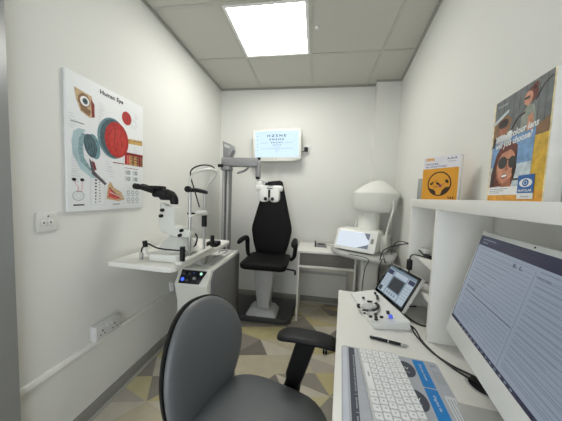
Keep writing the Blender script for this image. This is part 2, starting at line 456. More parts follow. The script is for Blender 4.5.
# ------------------------------------------------------------------ back wall
# wall monitor
t = thing('wall_monitor', (.72, -.12, 1.66), 'white framed wall monitor showing a lit blue letter chart', 'monitor')
Fm = plane((.727, -.125, 1.85), (1, 0, .035), (-.035, 0, 1))
mb = MB(); mb.F = Fm
mb.prism([(-.278, -.165), (-.20, -.188), (.20, -.188), (.278, -.165), (.278, .172), (-.278, .172)], 2, -.05, 0, CREAM, .008)
mb.box((-.2, -.13, -.085), (.2, .13, -.05), LGREY, .01)
part(mb, 'casing', t)
mb = MB(); mb.F = Fm
SCRB = emit('chart_screen_blue', (196, 219, 238), .95); SINK = emit('chart_ink', (42, 50, 60), .4); SINKB = emit('chart_line', (120, 150, 180), .6)
mb.box((-.25, -.142, -.002), (.25, .152, .0012), SCRB)
hh = .002
text(mb, 'H Z S N E', 0, .085, .036, hh, SINK, width=.215, align='CENTER', bold=.02)
text(mb, 'S N E H Z', 0, .046, .030, hh, SINK, width=.17, align='CENTER', bold=.02)
text(mb, 'E H Z N S', 0, .013, .022, hh, SINK, width=.13, align='CENTER', bold=.02)
text(mb, 'Z S E N H', 0, -.012, .015, hh, SINK, width=.095, align='CENTER', bold=.02)
text(mb, 'N H S E Z', 0, -.033, .011, hh, SINK, width=.078, align='CENTER')
text(mb, 'HZENS', 0, -.065, .008, hh, SINK, width=.055, align='CENTER')
text(mb, 'SEZ', 0, -.085, .007, hh, SINK, width=.03, align='CENTER')
rect(mb, -.19, .017, -.10, .0195, hh, SINKB); rect(mb, .09, .017, .18, .0195, hh, SINKB); rect(mb, -.19, -.048, .19, -.0455, hh, SINKB)
for yy in (.09, .05, .0, -.03, -.065): rect(mb, -.228, yy, -.218, yy + .006, hh, SINKB)
part(mb, 'screen', t)
mb = MB(); mb.F = Fm; mb.box((.17, -.167, -.002), (.24, -.163, .0012), MGREY); part(mb, 'name_strip', t)
mb = MB(); mb.F = Fm; mb.lathe([(.004, -.001), (.004, .0012), (.002, .0016)], MGREY, (-.006, -.162, 0), 12); part(mb, 'power_button', t)
mb = MB(); mb.box((.66, -.045, 1.78), (.78, -.0, 1.9), DGREY, .004); part(mb, 'wall_bracket', t)
# outlet with plug
t = thing('wall_outlet', (1.06, 0, 1.77), 'white outlet plate on the back wall beside the wall monitor', 'socket')
mb = MB(); mb.box((1.025, -.012, 1.772), (1.105, 0, 1.86), WPL, .003); part(mb, 'faceplate', t)
mb = MB(); mb.box((1.035, -.05, 1.79), (1.078, -.012, 1.84), BLACK, .006); mb.tube([(1.045, -.04, 1.80), (1.02, -.045, 1.785), (.985, -.05, 1.79)], .005, CABLE, smooth=5)
tag(mb.build('power_plug'), 'black power plug in the outlet beside the wall monitor', 'plug')

# ------------------------------------------------------------------ refraction unit: console, post, arm
COLG = mat('column_grey', (172, 173, 173), .38, .1)
t = thing('refraction_unit', (.33, -.85, 0), 'white and grey equipment console with tall grey post and arm', 'equipment console')
mb = MB()
bp_ = [(.15, -.575), (.955, -.575), (1.0, -.53), (1.025, -.10), (.15, -.10)]
mb.prism(bp_, 2, 0, .055, DGREY, .006); part(mb, 'base_plate', t, 'dark grey floor plate under console and chair')
mb = MB()
prof = [(-.585, .008), (-.585, .715), (-1.2, .715), (-1.27, .62), (-1.22, .45), (-1.22, .008)]
prof2 = [(-.63, .056), (-.585, .056), (-.585, .72), (-1.20, .72), (-1.262, .615), (-1.225, .48), (-1.215, .008), (-.63, .008)]
mb.prism(prof2, 0, .22, .468, CREAM, .006); part(mb, 'body', t)
mb = MB()
prof3 = [(-.60, .06), (-.60, .70), (-1.17, .70), (-1.205, .64), (-1.195, .05), (-.64, .05)]
mb.prism(prof3, 0, .467, .478, GREYP, .002); part(mb, 'side_panel', t, 'dark grey side panel')
mb = MB(); mb.box((.23, -1.12, .719), (.44, -.64, .727), LGREY, .003); mb.box((.30, -.86, .727), (.42, -.70, .731), WPL, .001); part(mb, 'top_tray', t)
# control panel on the sloping front facet
pa, pb = V(.17, -1.20, .72), V(.17, -1.262, .615)
up = (pa - pb).normalized()
Fc = plane(pb + V(.149, 0, 0) + up * .062, (1, 0, 0), up)
mb = MB(); mb.F = Fc
mb.prism([(-.07, -.05), (.085, -.05), (.125, .045), (-.068, .045)], 2, 0, .005, mat('panel_black', (16, 20, 30), .2), .002)
cp = part(mb, 'control_panel', t)
for x, y, m_ in ((-.045, .02, DGREY), (.0, .02, DGREY), (.045, -.01, MGREY), (-.005, -.027, DGREY)):
    mb = MB(); mb.F = Fc; mb.lathe([(.012, .005), (.012, .013), (.009, .015)], m_, (x, y, 0), 16); part(mb, 'knob', cp)
for x, y, r_, nm, col, st in ((-.045, -.022, .013, 'blue_indicator', (60, 90, 220), 1.3), (.085, .024, .010, 'green_indicator', (170, 230, 200), 1.1), (.03, .026, .008, 'dim_blue_indicator', (40, 60, 110), .6)):
    mb = MB(); mb.F = Fc; mb.lathe([(r_, .0049), (r_, .0062), (r_ * .7, .0068)], emit(nm, col, st), (x, y, 0), 16); part(mb, 'indicator_light', cp)
# post
mb = MB(); mb.box((.24, -.49, .056), (.315, -.41, 1.76), MGREY, .004)
mb.box((.25, -.494, .1), (.262, -.4895, 1.60), LGREY); mb.box((.276, -.494, .1), (.284, -.4895, 1.60), DGREY); mb.box((.294, -.494, .1), (.306, -.4895, 1.60), LGREY)
part(mb, 'post', t)
mb = MB(); mb.prism([(.235, 1.80), (.33, 1.765), (.345, 1.71), (.315, 1.64), (.255, 1.64)], 1, -.50, -.40, MGREY, .006)
mb.prism([(.255, 1.77), (.315, 1.748), (.312, 1.722), (.262, 1.74)], 1, -.503, -.4995, LGREY)
part(mb, 'post_head', t)
mb = MB(); mb.box((.24, -.535, 1.545), (.615, -.44, 1.632), MGREY, .012); mb.box((.235, -.55, 1.50), (.335, -.43, 1.548), MGREY, .02); mb.cyl((.225, -.56, 1.545), (.27, -.56, 1.545), .016, BLACK)
part(mb, 'arm', t)
mb = MB(); mb.tube([(.52, -.49, 1.55), (.48, -.50, 1.51), (.42, -.51, 1.485), (.405, -.51, 1.475)], [.010, .012, .012, .008], MGREY, smooth=4); part(mb, 'arm_lever', t)
mb = MB(); mb.box((.592, -.52, 1.445), (.635, -.47, 1.60), MGREY, .006); mb.box((.597, -.525, 1.425), (.63, -.465, 1.45), BLACK, .004); mb.cyl((.60, -.50, 1.628), (.635, -.50, 1.628), .012, BLACK)
part(mb, 'arm_hanger', t)

# phoropter hanging from the arm
t = thing('phoropter', (.74, -.50, 1.22), 'white refractor head hanging from the grey arm in front of the black chair back', 'phoropter')
mb = MB(); mb.tube([(.612, -.495, 1.424), (.65, -.50, 1.415), (.70, -.50, 1.40), (.74, -.50, 1.385)], [.011, .011, .011, .01], LGREY, smooth=5)
mb.box((.595, -.515, 1.36), (.66, -.475, 1.41), WPL, .01); part(mb, 'mount', t)
mb = MB(); mb.box((.602, -.535, 1.314), (.73, -.465, 1.368), WPL, .010); mb.box((.715, -.535, 1.312), (.868, -.465, 1.368), WPL, .018, 3); part(mb, 'top_bar', t)
for sx in (-1, 1):
    cx = .742 + sx * .051
    mb = MB(); mb.prism(rrect(cx - .047, 1.205, cx + .047, 1.335, .035), 1, -.545, -.475, WPL, .008)
    hd = part(mb, 'lens_head', t)
    mb = MB(); mb.lathe([(.0, -.556), (.013, -.556), (.017, -.551), (.017, -.54)], BLACK, (cx - sx * .018, 0, 1.236), 18, 'y'); part(mb, 'eyepiece', hd)
mb = MB(); mb.box((.732, -.55, 1.25), (.752, -.50, 1.325), BLACK, .004); mb.lathe([(.0, -.02), (.022, -.016), (.024, .016), (.0, .02)], BLACK, (.742, -.51, 1.385), 16, 'z'); mb.box((.70, -.54, 1.378), (.785, -.51, 1.392), BLACK, .003); mb.box((.715, -.538, 1.335), (.775, -.5345, 1.342), DGREY)
part(mb, 'centre_column', t)

# ------------------------------------------------------------------ examination chair
t = thing('examination_chair', (.76, -.45, .055), 'black high-backed patient chair on a grey pedestal column', 'patient chair')
mb = MB()
so = rrect(.515, -.735, .955, -.27, .05)
cushion(mb, so, .035, .05, BLKV, Matrix.Translation((0, 0, .615)), p=4)
part(mb, 'seat', t)
mb = MB()
Fb = plane((.728, -.285, .62), (1, 0, .01), (0, .12, 1))
bo = [(-.16, 0), (-.20, .13), (-.225, .26), (-.222, .31), (-.195, .42), (-.115, .72), (-.095, .79), (-.07, .81), (.07, .825), (.10, .81), (.118, .74), (.195, .42), (.222, .31), (.225, .26), (.20, .13), (.16, 0)]
cushion(mb, bo, .035, .035, BLKV, Fb, p=3.5)
part(mb, 'backrest', t)
mb = MB(); mb.box((.70, -.25, .56), (.80, -.20, .80), BLACK, .01); part(mb, 'back_bracket', t)
for sx, x in ((-1, .513), (1, 1.012)):
    mb = MB(); mb.tube([(x, -.74, .83), (x, -.69, .84), (x, -.58, .843), (x, -.49, .832), (x, -.455, .80), (x, -.45, .74), (x - sx * .01, -.45, .66), (x - sx * .045, -.45, .62)], [.016, .023, .024, .024, .023, .022, .02, .016], BLKV, n=12, smooth=4)
    part(mb, 'armrest', t)
mb = MB()
rings = []
for z, a, b in ((.565, .10, .085), (.40, .09, .08), (.17, .062, .07), (.14, .07, .075)):
    rings.append([(.715 + x, -.47 + y, z) for x, y in rrect(-a, -b, a, b, .012, 2)])
mb.loft(rings, COLG); mb.box((.62, -.56, .555), (.82, -.36, .572), DGREY, .004)
part(mb, 'column', t)
mb = MB(); rings = []
for z, a, b0, b1 in ((.056, .155, -.565, -.33), (.07, .153, -.563, -.33), (.115, .12, -.54, -.36), (.125, .09, -.53, -.39)):
    rings.append([(.70 + x, y, z) for x, y in rrect(-a, b0, a, b1, .02, 2)])
mb.loft(rings, mat('foot_cover_grey', (186, 187, 186), .35)); part(mb, 'foot_cover', t)
mb = MB(); mb.tube([(.92, -.60, .575), (1.0, -.60, .57), (1.03, -.61, .565), (1.03, -.63, .535)], .009, BLACK, smooth=4); part(mb, 'lever', t)

# ------------------------------------------------------------------ instrument table with slit lamp
t = thing('instrument_table', (.26, -1.2, .84), 'white rounded tabletop on the left wall carrying the slit lamp', 'instrument table')
mb = MB()
ol = [(.045, -1.615), (.41, -1.636), (.44, -1.63), (.456, -1.61), (.46, -1.58), (.478, -.90), (.47, -.86), (.44, -.845), (.045, -.845)]
mb.prism(ol, 2, .838, .868, WHITE, .006, 3); part(mb, 'tabletop', t)
mb = MB(); mb.box((.0, -1.3, .78), (.05, -.95, .838), WHITE, .004); mb.box((.05, -1.15, .80), (.35, -1.05, .838), LGREY, .004); mb.box((.28, -1.14, .727), (.36, -1.06, .80), LGREY, .004)
part(mb, 'support_bracket', t)
ZT = .8685
t = thing('slit_lamp', (.33, -1.42, ZT), 'white slit lamp microscope with black binocular eyepieces and chin rest', 'slit lamp')
mb = MB()
mb.prism(rrect(.24, -1.56, .43, -1.30, .03), 2, ZT, ZT + .045, CREAM, .008)
mb.box((.20, -1.50, ZT + .012), (.25, -1.38, ZT + .03), CREAM, .004)
part(mb, 'base', t)
mb = MB(); mb.lathe([(.12, ZT + .045), (.118, ZT + .055), (.10, ZT + .085), (.07, ZT + .115), (.05, ZT + .13)], CREAM, (.345, -1.40, 0), 28, sy=.9); mb.cyl((.35, -1.41, ZT + .12), (.35, -1.41, 1.0), .04, CREAM); part(mb, 'slide_cover', t)
mb = MB()
mb.prism([(.262, 1.205), (.292, 1.20), (.30, 1.185), (.355, 1.185), (.358, 1.06), (.46, 1.05), (.46, 1.002), (.37, .996), (.27, 1.022), (.247, 1.05)], 1, -1.475, -1.39, CREAM, .012, 3)
part(mb, 'microscope_arm', t)
for x, z in ((.285, 1.16), (.277, 1.125), (.41, 1.045), (.40, 1.015)):
    mb = MB(); mb.lathe([(.0, -1.495), (.008, -1.495), (.010, -1.491), (.010, -1.474)], BLACK, (x, 0, z), 14, 'y'); part(mb, 'adjustment_knob', t)
mb = MB()
mb.box((.21, -1.485, 1.235), (.30, -1.415, 1.288), BLACK, .015); mb.lathe([(.028, .0), (.030, .02), (.028, .07), (.025, .08)], BLACK, (.255, -1.45, 1.248), 18, 'x')
mb.tube([(.29, -1.45, 1.258), (.315, -1.445, 1.25), (.332, -1.44, 1.225), (.335, -1.44, 1.195)], [.028, .028, .025, .022], BLACK, n=14, smooth=4)
mb.box((.14, -1.49, 1.284), (.27, -1.42, 1.304), BLACK, .008)
sh = part(mb, 'microscope_head', t)
for dy in (-.03, .03):
    mb = MB(); mb.tube([(.108, -1.46 + dy, 1.297), (.138, -1.46 + dy, 1.294), (.14, -1.46 + dy, 1.294), (.23, -1.455 + dy * .8, 1.272)], [.018, .018, .014, .019], BLACK, n=14); part(mb, 'eyepiece', sh)
mb = MB(); mb.tube([(.215, -1.525, ZT + .03), (.212, -1.53, ZT + .08)], .008, WPL); mb.tube([(.212, -1.53, ZT + .075), (.209, -1.533, ZT + .11)], .013, BLACK); part(mb, 'joystick', t)
mb = MB(); mb.tube([(.185, -1.53, ZT + .035), (.19, -1.53, ZT + .065), (.23, -1.535, ZT + .095), (.30, -1.54, ZT + .075), (.40, -1.53, ZT + .068), (.45, -1.50, ZT + .06)], .0045, CABLE, n=8, smooth=6); part(mb, 'lead', t)
mb = MB(); mb.cyl((.185, -1.53, ZT), (.185, -1.53, ZT + .04), .010, STEEL); part(mb, 'plug', t)
# chin rest
mb = MB(); mb.box((.432, -1.585, ZT), (.475, -1.17, ZT + .022), CREAM, .004); ch = part(mb, 'chin_rest_base', t)
for (y, z1) in ((-1.462, 1.30), (-1.28, 1.275)):
    mb = MB(); mb.cyl((.45, y, ZT + .02), (.45, y, z1), .009, STEEL, 12); part(mb, 'chin_rest_post', t)
mb = MB(); mb.tube([(.45, -1.28, 1.045), (.45, -1.28, 1.12)], .018, BLACK); part(mb, 'height_knob', t)
mb = MB(); mb.box((.43, -1.47, 1.125), (.475, -1.27, 1.14), CREAM, .005); mb.prism(rrect(.42, -1.43, .50, -1.32, .03), 2, 1.14, 1.158, CREAM, .006); mb.box((.425, -1.455, 1.139), (.465, -1.40, 1.15), BLACK, .004); part(mb, 'chin_cup', t)
mb = MB(); mb.tube([(.45, -1.49, 1.285), (.462, -1.42, 1.287), (.462, -1.33, 1.28), (.45, -1.26, 1.275)], .013, BLACK, smooth=4); mb.cyl((.45, -1.495, 1.29), (.45, -1.475, 1.29), .018, BLACK); part(mb, 'forehead_band', t)
mb = MB(); mb.tube([(.45, -1.462, 1.30), (.45, -1.458, 1.36), (.475, -1.42, 1.40), (.515, -1.35, 1.42), (.53, -1.29, 1.415), (.51, -1.275, 1.38), (.465, -1.275, 1.33), (.45, -1.278, 1.27)], [.006, .006, .007, .012, .012, .01, .008, .008], CREAM, n=10, smooth=5); part(mb, 'head_frame', t)
mb = MB(); mb.tube([(.456, -1.36, 1.18), (.448, -1.41, 1.29), (.445, -1.45, 1.37), (.455, -1.45, 1.41), (.485, -1.40, 1.44), (.52, -1.34, 1.445), (.53, -1.31, 1.43)], .0042, CABLE, n=8, smooth=5); part(mb, 'fixation_lead', t)
for y in (-1.565, -1.19):
    mb = MB(); mb.cyl((.468, y, ZT + .02), (.468, y, ZT + .10), .014, BLACK); part(mb, 'grip', t)
mb = MB(); mb.tube([(.44, -1.41, 1.03), (.475, -1.42, 1.0), (.47, -1.43, .95), (.43, -1.40, .93)], .005, CABLE, smooth=5); part(mb, 'lamp_lead', t)
mb = MB(); mb.box((.39, -1.13, ZT), (.47, -1.04, ZT + .035), BLACK, .006); tag(mb.build('lens_case'), 'small black box on the instrument table behind the chin rest', 'case')

# ------------------------------------------------------------------ side table at the back and its neighbours
t = thing('side_table', (1.33, -.26, 0), 'white back-wall desk with a grey drawer and open space below', 'side table')
mb = MB(); mb.box((1.035, -.48, .712), (1.612, -.03, .735), WHITE, .003); part(mb, 'top', t)
for x0 in (1.042, 1.592):
    mb = MB(); mb.box((x0, -.47, 0), (x0 + .018, -.04, .712), WHITE, .002); part(mb, 'side_panel', t)
mb = MB(); mb.box((1.06, -.065, .40), (1.592, -.05, .712), WHITE, .002); mb.box((1.06, -.07, .37), (1.592, -.045, .40), LGREY, .002); part(mb, 'back_panel', t)
mb = MB(); mb.box((1.06, -.472, .562), (1.592, -.055, .585), WHITE, .003); part(mb, 'rail', t)
mb = MB(); mb.box((1.064, -.468, .59), (1.588, -.448, .708), WOODD, .002); mb.box((1.075, -.448, .60), (1.578, -.12, .70), WOODD); dr = part(mb, 'drawer', t, 'grey drawer front')
mb = MB(); mb.lathe([(.0, -.492), (.012, -.491), (.014, -.484), (.007, -.478), (.007, -.467)], MGREY, (1.43, 0, .65), 16, 'y'); part(mb, 'knob', dr)
# small gadget on the side table
t = thing('card_reader', (1.27, -.22, .7355), 'small grey and black gadget on the white desk left of the bowl instrument', 'gadget')
mb = MB(); mb.box((1.215, -.27, .7355), (1.33, -.17, .76), MGREY, .005); part(mb, 'body', t)
mb = MB(); mb.box((1.205, -.275, .7355), (1.216, -.18, .79), BLACK, .004); mb.box((1.24, -.26, .76), (1.31, -.2, .764), BLACK, .001); part(mb, 'keypad', t)

t = thing('instrument_stand', (1.70, -.47, 0), 'grey slab-topped instrument stand on a white leg with castors', 'instrument stand')
mb = MB()
sl = [(1.365, -.40), (1.38, -.56), (1.41, -.64), (1.51, -.725), (1.67, -.815), (1.735, -.835), (1.80, -.82), (1.85, -.75), (1.955, -.53), (1.965, -.48), (1.955, -.44), (1.93, -.20), (1.46, -.20), (1.39, -.32)]
mb.prism(sl, 2, .752, .782, SIDETOP, .008, 3); part(mb, 'slab_top', t)
mb = MB(); mb.box((1.635, -.56, .05), (1.785, -.44, .752), WPL, .006); mb.box((1.66, -.562, .1), (1.665, -.559, .7), LGREY); part(mb, 'leg', t)
mb = MB(); mb.box((1.64, -.72, .045), (1.78, -.40, .075), WPL, .01); mb.tube([(1.68, -.6, .06), (1.33, -.90, .062)], [.022, .016], WPL, n=10, smooth=0); mb.tube([(1.74, -.6, .06), (1.80, -.80, .062)], [.022, .018], WPL)
part(mb, 'base_foot', t)
for x, y, a in ((1.32, -.905, .7), (1.80, -.80, .2)):
    mb = MB(); mb.cyl((x - .016, y, .028), (x - .004, y, .028), .028, BLACK, 18); mb.cyl((x + .004, y, .028), (x + .016, y, .028), .028, BLACK, 18); mb.cyl((x - .02, y, .028), (x + .02, y, .028), .009, STEEL); mb.box((x - .003, y - .015, .03), (x + .003, y + .015, .058), STEEL)
    part(mb, 'castor', t)

ZS = .7825
t = thing('visual_field_analyser', (1.62, -.40, ZS), 'large white bowl-shaped eye instrument with a lit tilted screen', 'eye instrument')
Fv = fz(1.65, -.42, ZS, R(-30))
mb = MB(); mb.F = Fv
mb.prism([(.15, 0), (.15, .17), (.06, .198), (-.09, .202), (-.11, .196), (-.19, .035), (-.155, 0)], 0, -.185, .185, CREAM, .016, 3)
mb.box((-.12, -.03, .0), (.235, .20, .155), CREAM, .02, 3)
part(mb, 'base_housing', t)
Fs = Fv @ plane((0, -.193, .038), (1, 0, 0), (0, .080, .161)) @ Matrix.Diagonal((1, 1.15, 1, 1))
mb = MB(); mb.F = Fs
mb.prism(rrect(-.19, -.025, .19, .15, .014), 2, -.006, .012, WPL, .004); sc = part(mb, 'screen_frame', t)
mb = MB(); mb.F = Fs
mb.box((-.165, .002, .010), (.128, .13, .0135), emit('instrument_screen', (214, 224, 236), .75))
flat(mb, [(.075, .129), (.127, .129), (.127, .075), (.105, .085)], .0142, emit('screen_slate', (120, 128, 140), .6)); flat(mb, [(.025, .003), (.127, .003), (.127, .04), (.075, .02)], .0142, emit('screen_slate', (120, 128, 140), .6))
rect(mb, .142, .05, .165, .09, .0128, MGREY)
part(mb, 'screen', sc)
cx, cy = .08, .085
mb = MB(); mb.F = Fv
mb.lathe([(.12, .16), (.105, .19), (.098, .26), (.102, .368)], CREAM, (cx - .04, cy - .01, 0), 32); part(mb, 'neck', t)
mb = MB(); mb.F = Fv
mb.lathe([(.10, .362), (.158, .366), (.180, .378), (.190, .40), (.202, .47), (.213, .53), (.215, .545), (.208, .551), (.15, .552)], CREAM, (cx, cy, 0), 40, sy=.92); part(mb, 'bowl', t)
mb = MB(); mb.F = Fv
rings = []
for k in range(12):
    r_ = 1 - k / 11; z = .552 + .118 * (1 - r_ ** 1.7); ox = .03 * (1 - r_)
    r_ = max(r_, .02)
    rings.append([(cx + ox + .205 * r_ * math.cos(g), cy + .19 * r_ * math.sin(g), z) for g in [2 * PI * q / 40 for q in range(40)]])
mb.loft(rings, CREAM); part(mb, 'hood', t, ang=70)
mb = MB(); mb.F = Fv
mb.tube([(.215, .02, .14), (.235, .015, .24), (.262, .01, .38), (.268, .01, .46)], [.012, .010, .010, .011], CREAM, n=12, smooth=4); mb.cyl((.262, -.005, .47), (.262, .03, .47), .018, CREAM)
part(mb, 'side_bracket', t)
mb = MB(); mb.F = Fv; mb.tube([(-.085, .06, .172), (-.08, .06, .24), (-.07, .06, .29)], [.012, .008, .007], CREAM); part(mb, 'front_bracket', t)

# ------------------------------------------------------------------ desk and hutch in the frame of the right wall: local x toward the camera, local y away from the wall
Ew = V(-.12, -1, 0).normalized()
def Wl(y0): return Matrix(((Ew.x, Ew.y, 0, xr(y0)), (Ew.y, -Ew.x, 0, y0), (0, 0, 1, 0), (0, 0, 0, 1)))
FD = Wl(-1.42)           # x: along the wall to the camera; y: negative = into the room (Ew.y,-Ew.x) points to -x,+y
# make local y point into the room (-x): (Ew.y, -Ew.x) = (-.99, .12)
ZD = .73
t = thing('desk', (1.6, -2.0, 0), 'long white desk along the right wall', 'desk')
mb = MB(); mb.F = FD
mb.box((.012, .003, ZD - .026), (1.36, .525, ZD), WHITE, .003); part(mb, 'worktop', t)
for x0 in (.06, 1.30):
    mb = MB(); mb.F = FD; mb.box((x0, .03, 0), (x0 + .022, .42, ZD - .026), WHITE, .002); part(mb, 'leg_panel', t)
mb = MB(); mb.F = FD; mb.box((.082, .03, .35), (1.30, .045, ZD - .026), WHITE); part(mb, 'modesty_panel', t)
mb = MB(); mb.F = FD
def on_fd(x, y): 
    p = FD.inverted() @ V(x, y, 0); return p.x, p.y
gx, gy = on_fd(1.708, -2.0)
ringf(mb, gx, gy, .04, .048, ZD + .001, LGREY, 32); flat(mb, ell(gx, gy, .041, .041), ZD + .0006, BLACK)
part(mb, 'cable_grommet', t, 'round black cable hole with pale ring')

t = thing('desk_hutch', (1.75, -1.9, ZD), 'white open shelf unit standing at the back of the desk', 'shelf unit')
HD = .19; HU0 = .062
mb = MB(); mb.F = FD; mb.box((HU0 - .004, .003, 1.243), (1.34, HD, 1.281), WHITE, .002); part(mb, 'top_shelf', t)
for x0 in (HU0, HU0 + .325, 1.30):
    mb = MB(); mb.F = FD; mb.box((x0, .010, ZD + .0004), (x0 + .02, HD - .004, 1.243), WHITE, .0015); part(mb, 'upright_panel', t)
for z in (.845, .985):
    mb = MB(); mb.F = FD; mb.box((HU0 + .02, .010, z), (HU0 + .325, HD - .03, z + .018), WHITE, .0015); part(mb, 'small_shelf', t)
mb = MB(); mb.F = FD; mb.box((HU0, .003, ZD + .0004), (1.32, .010, 1.243), WHITE); part(mb, 'back_panel', t)

# ------------------------------------------------------------------ on the hutch
ZH = 1.2815
t = thing('display_poster', (1.765, -1.96, ZH), 'tall yellow edged display board of people in sunglasses on the shelf', 'poster')
Fd0 = plane((1.752, -1.868, ZH), (-.034, -.232, 0), (0, 0, 1))
Fd = Fd0 @ Matrix.Diagonal((1.221, .963, 1, 1))
DW, DH = .192, .325
mb = MB(); mb.F = Fd; mb.box((0, 0, -.032), (DW, DH, 0), mat('display_board_white', (226, 225, 220), .5), .0015); part(mb, 'board', t)
mb = MB(); mb.F = Fd
YEL = mat('print_yellow', (212, 170, 52), .45, var=.22, scale=55); ORG = mat('print_orange', (222, 158, 52), .45, var=.22, scale=55); CRE = mat('print_cream', (236, 222, 176), .5, var=.22, scale=55)
SKY = mat('print_sky', (120, 158, 200), .5, var=.22, scale=55); SKYL = mat('print_pale_sky', (196, 208, 214), .5, var=.22, scale=55); GRYP = mat('print_grey', (108, 112, 112), .5, var=.22, scale=55); GRYD = mat('print_dark_grey', (70, 72, 72), .5, var=.22, scale=55)
FACE = mat('print_face', (204, 142, 112), .5, var=.22, scale=55); FACE2 = mat('print_face_shade', (168, 104, 78), .5, var=.22, scale=55); HAIR = mat('print_auburn_hair', (104, 48, 34), .5, var=.22, scale=55); HAIRD = mat('print_dark_hair', (48, 32, 26), .5, var=.22, scale=55); WHT = mat('print_white', (236, 238, 238), .5); LENS = mat('print_lens', (44, 44, 40), .4)
BLU = mat('print_blue', (36, 98, 168), .45)
rect(mb, 0, 0, DW, DH, .0004, CRE)
rect(mb, .004, 0, DW - .004, .19, .0005, ORG); rect(mb, .15, .03, DW - .004, .215, .0006, YEL)
h = .0008
# upper picture: grey boards, woman seated, man with cup
rect(mb, .006, .175, DW - .004, DH, h, GRYP)
for k in range(9): rect(mb, .02 + k * .019, .19, .0215 + k * .019, DH, h + .0001, GRYD)
flat(mb, [(.006, .25), (.05, .275), (.075, .25), (.06, .19), (.006, .19)], h + .0002, BRN)
flat(mb, [(.006, .262), (.06, .285), (.06, .275), (.006, .25)], h + .0003, SKYL)
flat(mb, ell(.044, .232, .017, .022), h + .0004, FACE2); flat(mb, ell(.044, .246, .019, .014), h + .0005, HAIRD); rect(mb, .032, .232, .058, .238, h + .0006, LENS)
flat(mb, [(.012, .176), (.02, .205), (.04, .212), (.066, .205), (.085, .176)], h + .0003, WHT); flat(mb, [(.006, .176), (.012, .208), (.022, .205), (.016, .176)], h + .0005, HAIRD)
rect(mb, .066, .19, .08, .215, h + .0006, WHT)
flat(mb, [(.105, .195), (.108, .25), (.125, .268), (.142, .262), (.15, .23), (.148, .195)], h + .0003, mat('print_olive_grey', (146, 150, 138), .5, var=.22, scale=55))
flat(mb, [(.128, .195), (.128, .235), (.142, .24), (.146, .195)], h + .0004, FACE)
flat(mb, ell(.124, .285, .013, .019), h + .0005, FACE); flat(mb, ell(.134, .292, .017, .021), h + .0004, HAIR); flat(mb, ell(.142, .31, .009, .009), h + .0004, HAIR); rect(mb, .112, .284, .128, .291, h + .0006, LENS)
stroke(mb, [(.076, .215), (.095, .245), (.118, .25)], .006, h + .0005, HAIRD); stroke(mb, [(.145, .27), (.165, .30), (.185, .31)], .004, h + .0005, HAIRD)
flat(mb, [(.155, .176), (.155, .20), (DW - .004, .215), (DW - .004, .176)], h + .0004, BRN)
# lower picture: woman in sunglasses by the sea
flat(mb, [(.006, .19), (.006, .045), (.15, .045), (.155, .20)], h + .0003, SKY); flat(mb, [(.006, .11), (.006, .045), (.15, .045), (.151, .11)], h + .0004, SKYL); rect(mb, .10, .062, .15, .068, h + .0005, GRYD)
flat(mb, [(.01, .045), (.012, .09), (.028, .15), (.05, .18), (.085, .182), (.105, .165), (.106, .11), (.095, .05)], h + .0005, HAIR)
flat(mb, ell(.068, .108, .034, .052, rot=-.12), h + .0006, FACE); flat(mb, [(.055, .045), (.06, .07), (.09, .07), (.095, .045)], h + .0006, FACE2)
flat(mb, [(.03, .13), (.04, .17), (.085, .178), (.102, .15), (.085, .158), (.05, .15)], h + .0007, HAIR)
flat(mb, ell(.056, .121, .018, .019), h + .0008, LENS); flat(mb, ell(.091, .118, .014, .018), h + .0008, LENS); rect(mb, .07, .126, .08, .13, h + .0008, LENS)
flat(mb, ell(.066, .078, .013, .0065, rot=.12), h + .0008, RED2); flat(mb, ell(.066, .079, .011, .0038, rot=.12), h + .0009, WHT)
flat(mb, [(.072, .12), (.079, .098), (.074, .094), (.067, .097)], h + .0007, FACE2); flat(mb, [(.036, .10), (.045, .07), (.06, .057), (.05, .055), (.036, .075)], h + .0007, FACE2); flat(mb, [(.092, .09), (.098, .12), (.104, .16), (.107, .10), (.1, .06)], h + .00075, HAIRD); flat(mb, [(.012, .05), (.02, .11), (.035, .15), (.028, .10), (.03, .05)], h + .00065, HAIRD)
# headline
text(mb, 'Which colour lens', .092, .196, .026, h + .0012, WHT, width=.142, align='CENTER', bold=.03, rot=.06, shear=.2)
text(mb, 'will you choose?', .086, .172, .026, h + .0012, WHT, width=.125, align='CENTER', bold=.03, rot=.06, shear=.2)
# caption lines, bottom band and eye logo
rect(mb, .006, .02, .15, .045, h + .0004, WHT)
for k in range(3): rect(mb, .012, .038 - k * .006, .085 - k * .016, .040 - k * .006, h + .0006, INKG)
rect(mb, .118, .008, .166, .026, h + .0009, WHT); rect(mb, .118, .024, .166, .074, h + .001, BLU)
text(mb, 'NUPOLAR', .142, .028, .009, h + .0014, WHT, width=.04, align='CENTER', bold=.02)
eye = [(.124, .052)] + ell(.142, .05, .018, .013, 10, a0=160, a1=20) + [(.16, .052)] + ell(.142, .054, .018, .013, 10, a0=-20, a1=-160)
flat(mb, ell(.142, .052, .019, .012), h + .0012, WHT); flat(mb, ell(.142, .052, .0095, .0095), h + .0014, BLU); ringf(mb, .142, .052, .004, .0055, h + .0016, WHT, 20)
text(mb, 'Transitions', .143, .013, .006, h + .0012, INK, width=.026, align='CENTER')
text(mb, 'COLOURS', .02, .302, .007, h + .0012, WHT, width=.035)
part(mb, 'printed_sheet', t)

